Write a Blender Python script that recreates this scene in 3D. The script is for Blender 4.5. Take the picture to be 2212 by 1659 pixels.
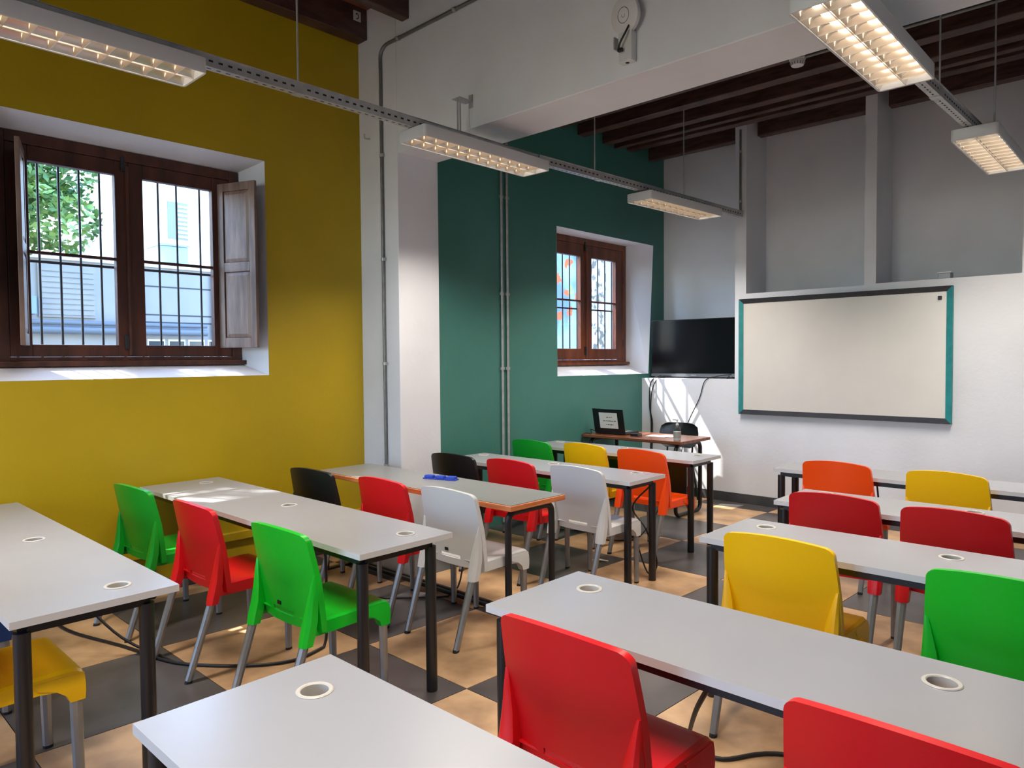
import bpy, bmesh, math, random
from mathutils import Vector, Matrix
random.seed(7)
scene = bpy.context.scene
COL = scene.collection
for o in list(bpy.data.objects):
    bpy.data.objects.remove(o, do_unlink=True)

# ------------------------------------------------------------------ camera
W_PX, F_PX = 2212.0, 1549.68
cam_d = bpy.data.cameras.new('camera')
cam_d.sensor_fit = 'HORIZONTAL'; cam_d.sensor_width = 36.0
cam_d.lens = 36.0 * F_PX / W_PX
cam_d.clip_start = 0.02; cam_d.clip_end = 300
cam = bpy.data.objects.new('camera', cam_d); COL.objects.link(cam)
yaw, pitch, roll = (math.radians(a) for a in (43.183, -2.002, -0.46))
cf = Vector((-math.sin(yaw)*math.cos(pitch), math.cos(yaw)*math.cos(pitch), math.sin(pitch)))
cr = Vector((math.cos(yaw), math.sin(yaw), 0)); cu = cr.cross(cf)
r2 = cr*math.cos(roll) + cu*math.sin(roll); u2 = -cr*math.sin(roll) + cu*math.cos(roll)
cam.matrix_world = Matrix(((r2.x, u2.x, -cf.x, 0), (r2.y, u2.y, -cf.y, 0), (r2.z, u2.z, -cf.z, 1.56), (0, 0, 0, 1)))
scene.camera = cam

# ------------------------------------------------------------------ world, sun, exposure
SKY_STRENGTH = 2.3
SUN_STRENGTH = 14.0
LAMP_POWER = 36.0
SUN_DIR = Vector((1.0, 0.46, -1.65)).normalized()       # the way the light travels
world = bpy.data.worlds.new('sky'); scene.world = world; world.use_nodes = True
wn = world.node_tree.nodes; wl = world.node_tree.links
sky = wn.new('ShaderNodeTexSky'); sky.sky_type = 'NISHITA'; sky.sun_disc = False
sky.sun_elevation = math.asin(-SUN_DIR.z); sky.sun_rotation = math.atan2(-SUN_DIR.x, -SUN_DIR.y)
sky.air_density = 1.0; sky.dust_density = 0.6; sky.ozone_density = 3.0
bg = wn['Background']; bg.inputs['Strength'].default_value = SKY_STRENGTH
wl.new(sky.outputs['Color'], bg.inputs['Color'])
sd = bpy.data.lights.new('sun', 'SUN'); sd.energy = SUN_STRENGTH; sd.angle = 0.009; sd.color = (1, .95, .87)
so = bpy.data.objects.new('sun', sd); COL.objects.link(so)
so.rotation_euler = SUN_DIR.to_track_quat('-Z', 'Y').to_euler(); so.location = (-12, -9, 18)
vs = scene.view_settings
vs.view_transform = 'Standard'; vs.look = 'None'; vs.gamma = 1; vs.use_curve_mapping = False
vs.exposure = 0.1

# ------------------------------------------------------------------ materials
def srgb(r, g, b):
    f = lambda c: (c/255/12.92) if c/255 <= .04045 else ((c/255+.055)/1.055)**2.4
    return (f(r), f(g), f(b), 1)

def mat(name, col, rough=.5, metal=0.0, var=0.0, scale=6.0, bump=0.0, bscale=60.0, col2=None, stretch=None,
        spec=None, detail=6.0, coat=0.0, ramp=(.35, .65)):
    m = bpy.data.materials.new(name); m.use_nodes = True
    nt = m.node_tree; p = nt.nodes['Principled BSDF']
    p.inputs['Base Color'].default_value = col
    p.inputs['Roughness'].default_value = rough; p.inputs['Metallic'].default_value = metal
    if spec is not None: p.inputs['Specular IOR Level'].default_value = spec
    if coat: p.inputs['Coat Weight'].default_value = coat
    tc = nt.nodes.new('ShaderNodeTexCoord'); src = tc.outputs['Object']
    if stretch:
        mp = nt.nodes.new('ShaderNodeMapping'); mp.inputs['Scale'].default_value = stretch
        nt.links.new(src, mp.inputs['Vector']); src = mp.outputs['Vector']
    if var or col2:
        nz = nt.nodes.new('ShaderNodeTexNoise'); nz.inputs['Scale'].default_value = scale; nz.inputs['Detail'].default_value = detail
        nt.links.new(src, nz.inputs['Vector'])
        rp = nt.nodes.new('ShaderNodeValToRGB'); rp.color_ramp.elements[0].position = ramp[0]; rp.color_ramp.elements[1].position = ramp[1]
        if col2 is None:
            rp.color_ramp.elements[0].color = tuple(c*(1-var) for c in col[:3]) + (1,)
            rp.color_ramp.elements[1].color = tuple(min(1, c*(1+var)) for c in col[:3]) + (1,)
        else:
            rp.color_ramp.elements[0].color = col; rp.color_ramp.elements[1].color = col2
        nt.links.new(nz.outputs['Fac'], rp.inputs['Fac']); nt.links.new(rp.outputs['Color'], p.inputs['Base Color'])
    if bump:
        nb = nt.nodes.new('ShaderNodeTexNoise'); nb.inputs['Scale'].default_value = bscale; nb.inputs['Detail'].default_value = 4
        nt.links.new(src, nb.inputs['Vector'])
        bp = nt.nodes.new('ShaderNodeBump'); bp.inputs['Strength'].default_value = bump; bp.inputs['Distance'].default_value = .01
        nt.links.new(nb.outputs['Fac'], bp.inputs['Height']); nt.links.new(bp.outputs['Normal'], p.inputs['Normal'])
    return m

def emit(name, col, strength):
    m = bpy.data.materials.new(name); m.use_nodes = True
    p = m.node_tree.nodes['Principled BSDF']; p.inputs['Base Color'].default_value = col
    p.inputs['Emission Color'].default_value = col; p.inputs['Emission Strength'].default_value = strength
    return m

def glass_mat(name, tint=(1, 1, 1, 1)):
    m = bpy.data.materials.new(name); m.use_nodes = True; nt = m.node_tree
    nt.nodes.remove(nt.nodes['Principled BSDF']); out = nt.nodes['Material Output']
    t = nt.nodes.new('ShaderNodeBsdfTransparent'); t.inputs['Color'].default_value = tint
    g = nt.nodes.new('ShaderNodeBsdfGlossy'); g.inputs['Roughness'].default_value = .02
    lw = nt.nodes.new('ShaderNodeLayerWeight'); lw.inputs['Blend'].default_value = .5
    pw = nt.nodes.new('ShaderNodeMath'); pw.operation = 'POWER'; pw.inputs[1].default_value = 5.0
    fr = nt.nodes.new('ShaderNodeMath'); fr.operation = 'MULTIPLY_ADD'; fr.inputs[1].default_value = .7; fr.inputs[2].default_value = .03
    nt.links.new(lw.outputs['Facing'], pw.inputs[0]); nt.links.new(pw.outputs[0], fr.inputs[0])
    mx = nt.nodes.new('ShaderNodeMixShader')
    nt.links.new(fr.outputs[0], mx.inputs[0]); nt.links.new(t.outputs[0], mx.inputs[1]); nt.links.new(g.outputs[0], mx.inputs[2])
    nt.links.new(mx.outputs[0], out.inputs['Surface'])
    return m

M = {}
M['white_wall'] = mat('white_plaster', srgb(216, 219, 226), .75, var=.05, scale=1.5, bump=.12, bscale=35)
M['mustard'] = mat('mustard_paint', srgb(172, 146, 0), .5, var=.06, scale=1.2, bump=.1, bscale=40)
M['teal_wall'] = mat('teal_paint', srgb(62, 120, 112), .5, var=.07, scale=1.1, bump=.1, bscale=40)
M['base_dark'] = mat('dark_baseboard_paint', srgb(62, 64, 68), .45, var=.15, scale=8)
M['tile_tan'] = mat('tan_floor_paint', srgb(104, 76, 54), .38, scale=3.4, col2=srgb(200, 164, 124), bump=.06, bscale=18, ramp=(.22, .66), detail=12)
M['tile_dark'] = mat('dark_floor_paint', srgb(58, 54, 54), .33, scale=2.2, col2=srgb(92, 88, 88), bump=.06, bscale=18, ramp=(.3, .75), detail=9)
M['grout'] = mat('floor_joint', srgb(60, 52, 44), .8)
M['joist'] = mat('dark_red_brown_joist', srgb(58, 38, 36), .4, scale=5, col2=srgb(88, 62, 57), stretch=(1, 1, 6), bump=.25, bscale=22)
M['terracotta'] = mat('terracotta_ceiling', srgb(120, 66, 46), .7, var=.25, scale=9)
M['brown_boards'] = mat('dark_ceiling_boards', srgb(62, 36, 34), .6, var=.25, scale=6)
M['win_wood'] = mat('window_wood', srgb(86, 44, 26), .42, scale=4, col2=srgb(122, 66, 40), stretch=(3, 3, .5), bump=.1, bscale=30)
M['win_wood_dark'] = mat('dark_window_wood', srgb(58, 30, 22), .45, scale=4, col2=srgb(86, 46, 34), stretch=(3, 3, .5), bump=.1, bscale=30)
M['shutter_wood'] = mat('weathered_shutter_wood', srgb(92, 70, 60), .45, scale=5, col2=srgb(130, 106, 94), stretch=(4, 4, .6), bump=.12, bscale=30)
M['glass'] = glass_mat('window_glass')
M['bar'] = mat('black_iron', srgb(34, 36, 40), .5)
M['galv'] = mat('galvanised_steel', srgb(176, 178, 180), .42, .4, var=.12, scale=14)
M['galv_dark'] = mat('dull_conduit', srgb(118, 120, 120), .42, .6, var=.15, scale=12)
M['slot'] = mat('slot_dark', srgb(30, 30, 30), .8)
M['lamp_white'] = mat('lamp_enamel', srgb(196, 198, 202), .4)
M['reflector'] = mat('lamp_reflector', srgb(226, 220, 212), .22, 1.0)
M['blade'] = mat('louver_aluminium', srgb(222, 208, 192), .3, .8)
M['tube'] = emit('lit_tube', (1, .9, .76, 1), 10.0)
M['desk_white'] = mat('white_laminate', srgb(144, 147, 154), .27, var=.02, scale=3, spec=.65)
M['desk_edge'] = mat('white_edge_band', srgb(190, 190, 192), .4)
M['desk_grey'] = mat('grey_laminate', srgb(122, 124, 124), .32, var=.05, scale=3)
M['edge_wood'] = mat('plywood_edge', srgb(176, 96, 52), .5, scale=6, col2=srgb(206, 128, 78), stretch=(1, 1, 12))
M['black_metal'] = mat('black_powder_coat', srgb(24, 24, 27), .38)
M['grommet'] = mat('white_grommet', srgb(176, 174, 168), .4)
M['grommet_in'] = mat('grommet_inside', srgb(150, 144, 134), .6)
M['brown_top'] = mat('brown_table_laminate', srgb(112, 66, 44), .25, scale=3, col2=srgb(136, 84, 58), stretch=(.5, 8, 1))
M['leg_alu'] = mat('brushed_aluminium', srgb(150, 152, 154), .42, .75, var=.06, scale=20)
M['rubber'] = mat('black_rubber', srgb(22, 22, 22), .7)
PL = {'red': (206, 14, 24), 'green': (0, 178, 32), 'dgreen': (10, 150, 34), 'grey': (196, 198, 200), 'black': (12, 12, 13),
      'yellow': (236, 184, 0), 'orange': (238, 74, 6), 'blue': (14, 62, 128), 'crimson': (190, 10, 24)}
for k, v in PL.items():
    M['pl_'+k] = mat('plastic_'+k, srgb(*v), .36, bump=.05, bscale=420)
M['screen'] = mat('tv_screen', srgb(7, 8, 12), .2, spec=.25)
M['black_plastic'] = mat('black_plastic', srgb(22, 22, 24), .35)
M['silver_plastic'] = mat('silver_plastic', srgb(112, 116, 120), .35, .3)
M['board'] = mat('whiteboard_enamel', srgb(208, 204, 198), .28, var=.03, scale=2)
M['frame_black'] = mat('black_painted_frame', srgb(34, 34, 40), .5, var=.2, scale=20)
M['frame_teal'] = mat('teal_painted_frame', srgb(24, 128, 132), .5, var=.12, scale=14)
M['paper'] = mat('paper', srgb(232, 228, 220), .7)
M['ink'] = mat('ink', srgb(40, 38, 38), .8)
M['white_plastic'] = mat('white_plastic', srgb(206, 208, 210), .4)
M['cable'] = mat('black_cable', srgb(20, 20, 22), .5)
M['blue_plastic'] = mat('blue_plastic', srgb(28, 62, 170), .4)
M['bottle'] = glass_mat('clear_bottle', (.92, .95, .95, 1))
M['gel'] = mat('sanitiser_label', srgb(150, 152, 144), .4)
M['facade'] = mat('grey_facade', srgb(158, 160, 166), .8, var=.05, scale=2)  # the building's own grey
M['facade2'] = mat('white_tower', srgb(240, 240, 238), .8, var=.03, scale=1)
M['facade_line'] = mat('facade_joint', srgb(70, 74, 80), .8)
M['pipe'] = mat('blue_grey_pipe', srgb(108, 120, 138), .5)
M['tank'] = mat('pale_blue_tank', srgb(140, 166, 184), .6)
M['leaf'] = mat('leaf_green', srgb(52, 100, 50), .55, scale=2.2, col2=srgb(150, 190, 110))
M['bark'] = mat('bark', srgb(92, 80, 66), .9, var=.3, scale=5)
M['street'] = mat('street_asphalt', srgb(120, 120, 118), .9, var=.1, scale=4)
M['dark_pane'] = mat('dark_window_pane', srgb(60, 72, 84), .2)
M['mosaic'] = mat('speckled_mosaic', srgb(84, 82, 76), .7, scale=7, col2=srgb(176, 172, 162), ramp=(.42, .52), detail=3)

def mural_mat():
    m = bpy.data.materials.new('flower_mural'); m.use_nodes = True; nt = m.node_tree; p = nt.nodes['Principled BSDF']
    tc = nt.nodes.new('ShaderNodeTexCoord'); v = nt.nodes.new('ShaderNodeTexVoronoi'); v.inputs['Scale'].default_value = 3.2
    nz = nt.nodes.new('ShaderNodeTexNoise'); nz.inputs['Scale'].default_value = 9
    mixv = nt.nodes.new('ShaderNodeVectorMath'); mixv.operation = 'MULTIPLY_ADD'; mixv.inputs[1].default_value = (.18, .18, .18)
    nt.links.new(tc.outputs['Object'], mixv.inputs[2]); nt.links.new(nz.outputs['Color'], mixv.inputs[0])
    nt.links.new(tc.outputs['Object'], nz.inputs['Vector']); nt.links.new(mixv.outputs[0], v.inputs['Vector'])
    lt = nt.nodes.new('ShaderNodeMath'); lt.operation = 'LESS_THAN'; lt.inputs[1].default_value = .3
    nt.links.new(v.outputs['Distance'], lt.inputs[0])
    rp = nt.nodes.new('ShaderNodeValToRGB'); rp.color_ramp.interpolation = 'CONSTANT'
    e = rp.color_ramp.elements; e[0].color = srgb(206, 84, 36); e[1].position = .45; e[1].color = srgb(150, 196, 90)
    x = e.new(.65); x.color = srgb(232, 230, 220); x = e.new(.8); x.color = srgb(230, 140, 110)
    sx = nt.nodes.new('ShaderNodeSeparateColor'); nt.links.new(v.outputs['Color'], sx.inputs[0]); nt.links.new(sx.outputs[0], rp.inputs['Fac'])
    n2 = nt.nodes.new('ShaderNodeTexNoise'); n2.inputs['Scale'].default_value = 1.1
    nt.links.new(tc.outputs['Object'], n2.inputs['Vector'])
    r2_ = nt.nodes.new('ShaderNodeValToRGB'); r2_.color_ramp.elements[0].position = .44; r2_.color_ramp.elements[1].position = .56
    r2_.color_ramp.elements[0].color = srgb(140, 170, 186); r2_.color_ramp.elements[1].color = srgb(84, 112, 150)
    nt.links.new(n2.outputs['Fac'], r2_.inputs['Fac'])
    mx = nt.nodes.new('ShaderNodeMix'); mx.data_type = 'RGBA'
    nt.links.new(lt.outputs[0], mx.inputs[0]); nt.links.new(r2_.outputs[0], mx.inputs[6]); nt.links.new(rp.outputs[0], mx.inputs[7])
    nt.links.new(mx.outputs[2], p.inputs['Base Color']); p.inputs['Roughness'].default_value = .7
    return m
M['mural'] = mural_mat()

# ------------------------------------------------------------------ mesh helpers
def link(o, parent=None):
    COL.objects.link(o)
    if parent is not None: o.parent = parent
    return o

def tag(o, label, cat, group=None, kind=None):
    o['label'] = label; o['category'] = cat
    if group: o['group'] = group
    if kind: o['kind'] = kind
    return o

def thing(name, loc, label, cat, rz=0.0, group=None, kind=None):
    o = bpy.data.objects.new(name, None); o.empty_display_size = .1
    o.location = loc; o.rotation_euler = (0, 0, rz); link(o)
    return tag(o, label, cat, group, kind)

def data(name, bm, m, smooth=None):
    me = bpy.data.meshes.new(name)
    bmesh.ops.recalc_face_normals(bm, faces=bm.faces[:])
    bm.to_mesh(me); bm.free()
    for x in (m if isinstance(m, (list, tuple)) else [m]): me.materials.append(M[x] if isinstance(x, str) else x)
    if smooth is not None:
        for p in me.polygons: p.use_smooth = True
        me.set_sharp_from_angle(angle=math.radians(smooth))
    return me

def obj(name, bm, m, parent=None, smooth=None, bevel=0.0):
    o = bpy.data.objects.new(name, data(name, bm, m, smooth) if isinstance(bm, bmesh.types.BMesh) else bm)
    link(o, parent)
    if bevel:
        b = o.modifiers.new('bevel', 'BEVEL'); b.width = bevel; b.segments = 2; b.limit_method = 'ANGLE'; b.angle_limit = .6
    return o

def NB(): return bmesh.new()

def box(bm, x0, x1, y0, y1, z0, z1, mi=0, top=None):
    v = [bm.verts.new(c) for c in ((x0, y0, z0), (x1, y0, z0), (x1, y1, z0), (x0, y1, z0), (x0, y0, z1), (x1, y0, z1), (x1, y1, z1), (x0, y1, z1))]
    for f in ((0, 3, 2, 1), (4, 5, 6, 7), (0, 1, 5, 4), (1, 2, 6, 5), (2, 3, 7, 6), (3, 0, 4, 7)):
        fc = bm.faces.new([v[i] for i in f]); fc.material_index = mi
    return bm

def bx(*a): return box(NB(), *a)

def quad(bm, pts, mi=0):
    f = bm.faces.new([bm.verts.new(p) for p in pts]); f.material_index = mi

def loft(bm, rings, cap=True, closed=False):
    R_ = [[bm.verts.new(p) for p in r] for r in rings]
    n = len(R_[0]); N_ = len(R_)
    for i in range(N_ if closed else N_-1):
        a, b = R_[i], R_[(i+1) % N_]
        for j in range(n): bm.faces.new((a[j], a[(j+1) % n], b[(j+1) % n], b[j]))
    if cap and not closed:
        bm.faces.new(R_[0][::-1]); bm.faces.new(R_[-1])
    return bm

def tube(bm, pts, r, n=8, closed=False, cap=True):
    pts = [Vector(p) for p in pts]; rings = []; N_ = len(pts)
    prev = None
    for i, p in enumerate(pts):
        if closed: t = (pts[(i+1) % N_]-pts[i-1]).normalized()
        else: t = (pts[min(i+1, N_-1)]-pts[max(i-1, 0)]).normalized()
        if prev is None:
            a = Vector((0, 0, 1)) if abs(t.z) < .9 else Vector((1, 0, 0))
            u = t.cross(a).normalized()
        else:
            u = (prev - t*prev.dot(t)).normalized()
        prev = u; w = t.cross(u)
        rings.append([p + r*(u*math.cos(2*math.pi*k/n)+w*math.sin(2*math.pi*k/n)) for k in range(n)])
    return loft(bm, rings, cap, closed)

def lathe(bm, prof, n=24, c=(0, 0, 0)):
    return loft(bm, [[(c[0]+r*math.cos(2*math.pi*k/n), c[1]+r*math.sin(2*math.pi*k/n), c[2]+z) for k in range(n)] for r, z in prof])

def smooth_path(pts, k=6):
    pts = [Vector(p) for p in pts]; out = []
    for i in range(len(pts)-1):
        p0 = pts[max(i-1, 0)]; p1 = pts[i]; p2 = pts[i+1]; p3 = pts[min(i+2, len(pts)-1)]
        for j in range(k):
            t = j/k
            out.append(.5*((2*p1)+(-p0+p2)*t+(2*p0-5*p1+4*p2-p3)*t*t+(-p0+3*p1-3*p2+p3)*t**3))
    return out + [pts[-1]]

def thicken(bm, t):
    """give an open sheet thickness t behind its normals"""
    bm.normal_update(); vs0 = bm.verts[:]; fs0 = bm.faces[:]; be = [e for e in bm.edges if e.is_boundary]
    cp = {v: bm.verts.new(v.co - v.normal*t) for v in vs0}
    for f in fs0: bm.faces.new([cp[v] for v in reversed(f.verts)])
    for e in be:
        a, b = e.verts; bm.faces.new((a, b, cp[b], cp[a]))

def copy_tree(o, parent=None):
    c = o.copy(); COL.objects.link(c); c.parent = parent
    for ch in list(o.children): copy_tree(ch, c)
    return c

def struct(name, bm, m, label, cat, bevel=0.0):
    return tag(obj(name, bm, m, None, None, bevel), label, cat, None, 'structure')

# ------------------------------------------------------------------ room shell
XL, XG, XR = -5.05, -4.685, 1.6        # mustard wall, teal wall, right wall
YB, YP0, YP1, YF, YN = -4.2, 3.55, 3.97, 7.24, 7.73
ZN, ZFC, ZBEAM = 4.46, 4.13, 3.19
JZN, JZF = 4.17, 3.90                  # undersides of the joists

# floor with its tiles
floor = struct('floor', bx(XL-.6, XR+.2, YB-.2, YN, -.12, -.012), 'grout', 'checkerboard floor of tan and dark painted squares', 'floor')
TP, TQ, GX, GY = .785, .78, -2.457, 2.287
def fx(i, y): return GX + TP*i + .045*(y-GY)
n_t = 0
for j in range(-9, 8):
    for i in range(-5, 7):
        y0, y1 = GY+TQ*j, GY+TQ*(j+1)
        ya, yb = max(y0, YB), min(y1, YF)
        if yb-ya < .02: continue
        g = .0022
        q = [(fx(i, ya)+g, ya+g), (fx(i+1, ya)-g, ya+g), (fx(i+1, yb)-g, yb-g), (fx(i, yb)+g, yb-g)]
        q = [(min(max(x, XL), XR), y) for x, y in q]
        if q[1][0]-q[0][0] < .02: continue
        dz = random.uniform(-.0006, 0)
        cxm = sum(p[0] for p in q)/4; cym = sum(p[1] for p in q)/4
        bm = loft(NB(), [[(x, y, -.0125) for x, y in q], [(x, y, dz) for x, y in q]])
        obj('floor_tile', bm, 'tile_dark' if (i+j) % 2 == 0 else 'tile_tan', floor)

def wall_with_hole(bm, X, Xo, y0, y1, z0, z1, holes):
    """plane X (room side) and Xo (outside) with openings; holes: (outer corners yz x4 BL BR TR TL, inner rect)"""
    ys = [y0] + [v for h in holes for v in (min(h[0][0][0], h[0][3][0]), max(h[0][1][0], h[0][2][0]))] + [y1]
    k = 0
    for i in range(0, len(ys)-1):
        a, b = ys[i], ys[i+1]
        if i % 2 == 0:
            quad(bm, [(X, a, z0), (X, b, z0), (X, b, z1), (X, a, z1)]); quad(bm, [(Xo, a, z0), (Xo, b, z0), (Xo, b, z1), (Xo, a, z1)])
        else:
            BL, BR, TR, TL = holes[k][0]; iy0, iy1, iz0, iz1 = holes[k][1]; k += 1
            P = lambda p, x: (x, p[0], p[1])
            quad(bm, [(X, a, z0), (X, b, z0), P(BR, X), P(BL, X)]); quad(bm, [P(TL, X), P(TR, X), (X, b, z1), (X, a, z1)])
            quad(bm, [(X, a, z0), P(BL, X), P(TL, X), (X, a, z1)]); quad(bm, [P(BR, X), (X, b, z0), (X, b, z1), P(TR, X)])
            ib = [(iy0, iz0), (iy1, iz0), (iy1, iz1), (iy0, iz1)]
            quad(bm, [(Xo, a, z0), (Xo, b, z0), P(ib[1], Xo), P(ib[0], Xo)]); quad(bm, [P(ib[3], Xo), P(ib[2], Xo), (Xo, b, z1), (Xo, a, z1)])
            quad(bm, [(Xo, a, z0), P(ib[0], Xo), P(ib[3], Xo), (Xo, a, z1)]); quad(bm, [P(ib[1], Xo), (Xo, b, z0), (Xo, b, z1), P(ib[2], Xo)])
    return bm

def reveal(parent, X, D, Xo, hole):
    BL, BR, TR, TL = hole[0]; iy0, iy1, iz0, iz1 = hole[1]
    o4 = [(X+.0015, *p) for p in (BL, BR, TR, TL)]; i4 = [(X-D, *p) for p in ((iy0, iz0), (iy1, iz0), (iy1, iz1), (iy0, iz1))]
    x4 = [(Xo, p[1], p[2]) for p in i4]
    for k, nm in enumerate(('sill', 'jamb', 'soffit', 'jamb')):
        bm = NB(); l = (k+1) % 4
        # subdivided with a little waviness along the arris, as hand-trowelled plaster has
        quad(bm, [o4[k], o4[l], i4[l], i4[k]]); quad(bm, [i4[k], i4[l], x4[l], x4[k]])
        obj(nm, bm, 'white_wall', parent)

H1 = (((.955, 1.453), (2.697, 1.453), (2.694, 3.053), (.955, 3.053)), (1.05, 2.615, 1.546, 3.0))
H0 = (((-3.75, 1.453), (-2.0, 1.453), (-2.0, 3.053), (-3.75, 3.053)), (-3.66, -2.09, 1.546, 3.0))
H2 = (((5.672, 1.378), (7.375, 1.372), (7.487, 2.905), (5.672, 2.907)), (5.765, 7.30, 1.494, 2.908))
DEP = .30; OUT1, OUT2 = XL-.42, XG-.42
wl_ = struct('wall_left', wall_with_hole(NB(), XL, OUT1, YB, YP0, -.02, ZN+.1, [H0, H1]), 'mustard', 'mustard yellow plaster wall around the large window', 'wall')
reveal(wl_, XL, DEP, OUT1, H1); reveal(wl_, XL, DEP, OUT1, H0)
wg_ = struct('wall_left_front', wall_with_hole(NB(), XG, OUT2, YP1, YN+.3, -.02, ZN+.1, [H2]), 'teal_wall', 'dark teal plaster wall around the small window', 'wall')
reveal(wg_, XG, DEP, OUT2, H2)
struct('wall_pilaster', bx(OUT1, -4.55, YP0, YP1, -.02, ZN+.1), 'white_wall', 'white pilaster between the mustard and teal walls', 'pilaster', .006)
struct('ceiling_beam', bx(-4.5502, XR+.2, YP0+.0005, YP1-.0005, ZBEAM, ZN+.1), 'white_wall', 'deep white beam crossing the room above the desks', 'beam', .006)
# front wall with three shallow recesses
bm = NB()
PR = [(XG-.3, -3.52, 1.322), (-3.52, -3.395, None), (-3.395, -2.225, 2.228), (-2.225, -2.122, None), (-2.122, -.997, 2.238), (-.997, -.87, None), (-.87, .5, 2.24), (.5, XR+.2, None)]
for a, b, t in PR: box(bm, a, b, YF, YN+.02, -.02, t if t else ZN+.1)
box(bm, XG-.3, XR+.2, YN, YN+.3, -.02, ZN+.1)
struct('wall_front', bm, 'white_wall', 'white front wall with tall recesses above the whiteboard', 'wall')
struct('wall_right', bx(XR, XR+.2, YB-.2, YN+.3, -.02, ZN+.1), 'white_wall', 'white side wall to the right, outside the view', 'wall')
# unseen back wall; its two openings are added to let daylight in
bm = NB()
BW = [(-4.5, -3.2), (-2.8, -1.5)]
xs = [OUT1] + [v for w in BW for v in w] + [XR+.2]
for i in range(0, len(xs)-1):
    if i % 2 == 0: box(bm, xs[i], xs[i+1], YB-.3, YB, -.02, ZN+.1)
    else:
        box(bm, xs[i], xs[i+1], YB-.3, YB, -.02, 1.1); box(bm, xs[i], xs[i+1], YB-.3, YB, 3.6, ZN+.1)
struct('wall_back', bm, 'white_wall', 'white back wall with openings added for daylight, behind the viewer', 'wall')

struct('baseboard_front', bx(XG, XR, YF-.012, YF, 0, .1), 'base_dark', 'dark grey painted baseboard along the front wall', 'baseboard')
struct('baseboard_left', bx(XL, XL+.012, YB, YP0, 0, .078), 'base_dark', 'dark baseboard along the mustard wall', 'baseboard')
struct('trim_1', bx(XL, XL+.035, -2.4, 3.50, .255, .315), 'mustard', 'mustard painted cable ledge low on the mustard wall', 'trim', .004)

# ceilings and joists
ceil_n = struct('ceiling', bx(OUT1, XR+.2, YB-.3, YP0+.01, JZN+.24, ZN+.1), 'terracotta', 'terracotta ceiling over dark joists, near the viewer', 'ceiling')
for x0, w in ((-5.05, .13), (-4.465, .085), (-3.965, .09), (-3.46, .09), (-2.95, .09), (-2.44, .09), (-1.93, .09), (-1.42, .09), (-.9, .09), (-.4, .09), (.1, .09), (.6, .09), (1.1, .09)):
    obj('joist', bx(x0, x0+w, YB, YP0, JZN, JZN+.25), 'joist', ceil_n, None, .008)
ceil_f = struct('ceiling_front', bx(OUT2, XR+.2, YP1-.01, YN+.3, ZFC, ZN+.1), 'brown_boards', 'dark boarded ceiling over joists at the front', 'ceiling')
for y0, w, dz in ((4.28, .1, 0), (4.72, .1, 0), (5.18, .1, 0), (5.64, .11, 0), (6.02, .12, -.005), (6.46, .11, 0), (6.68, .07, -.01), (6.93, .11, 0.02)):
    obj('joist', bx(XG, XR, y0, y0+w, JZF+dz, ZFC+.01), 'joist', ceil_f, None, .008)
for a, b in ((XG, -3.52), (-3.345, -2.225), (-2.07, -.997), (-.82, .5)):
    obj('joist', bx(a, b, 7.38, 7.48, JZF-.01, ZFC+.01), 'joist', ceil_f, None, .012)

# ------------------------------------------------------------------ windows
def prism_panel(bm, y0, y1, z0, z1, x0, x1, inset=.03):
    """raised panel: bevelled field on a board"""
    r = lambda i, x: [(x, y0+i, z0+i), (x, y1-i, z0+i), (x, y1-i, z1-i), (x, y0+i, z1-i)]
    return loft(bm, [r(0, x0), r(0, x0+(x1-x0)*.45), r(inset, x1)])

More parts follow.
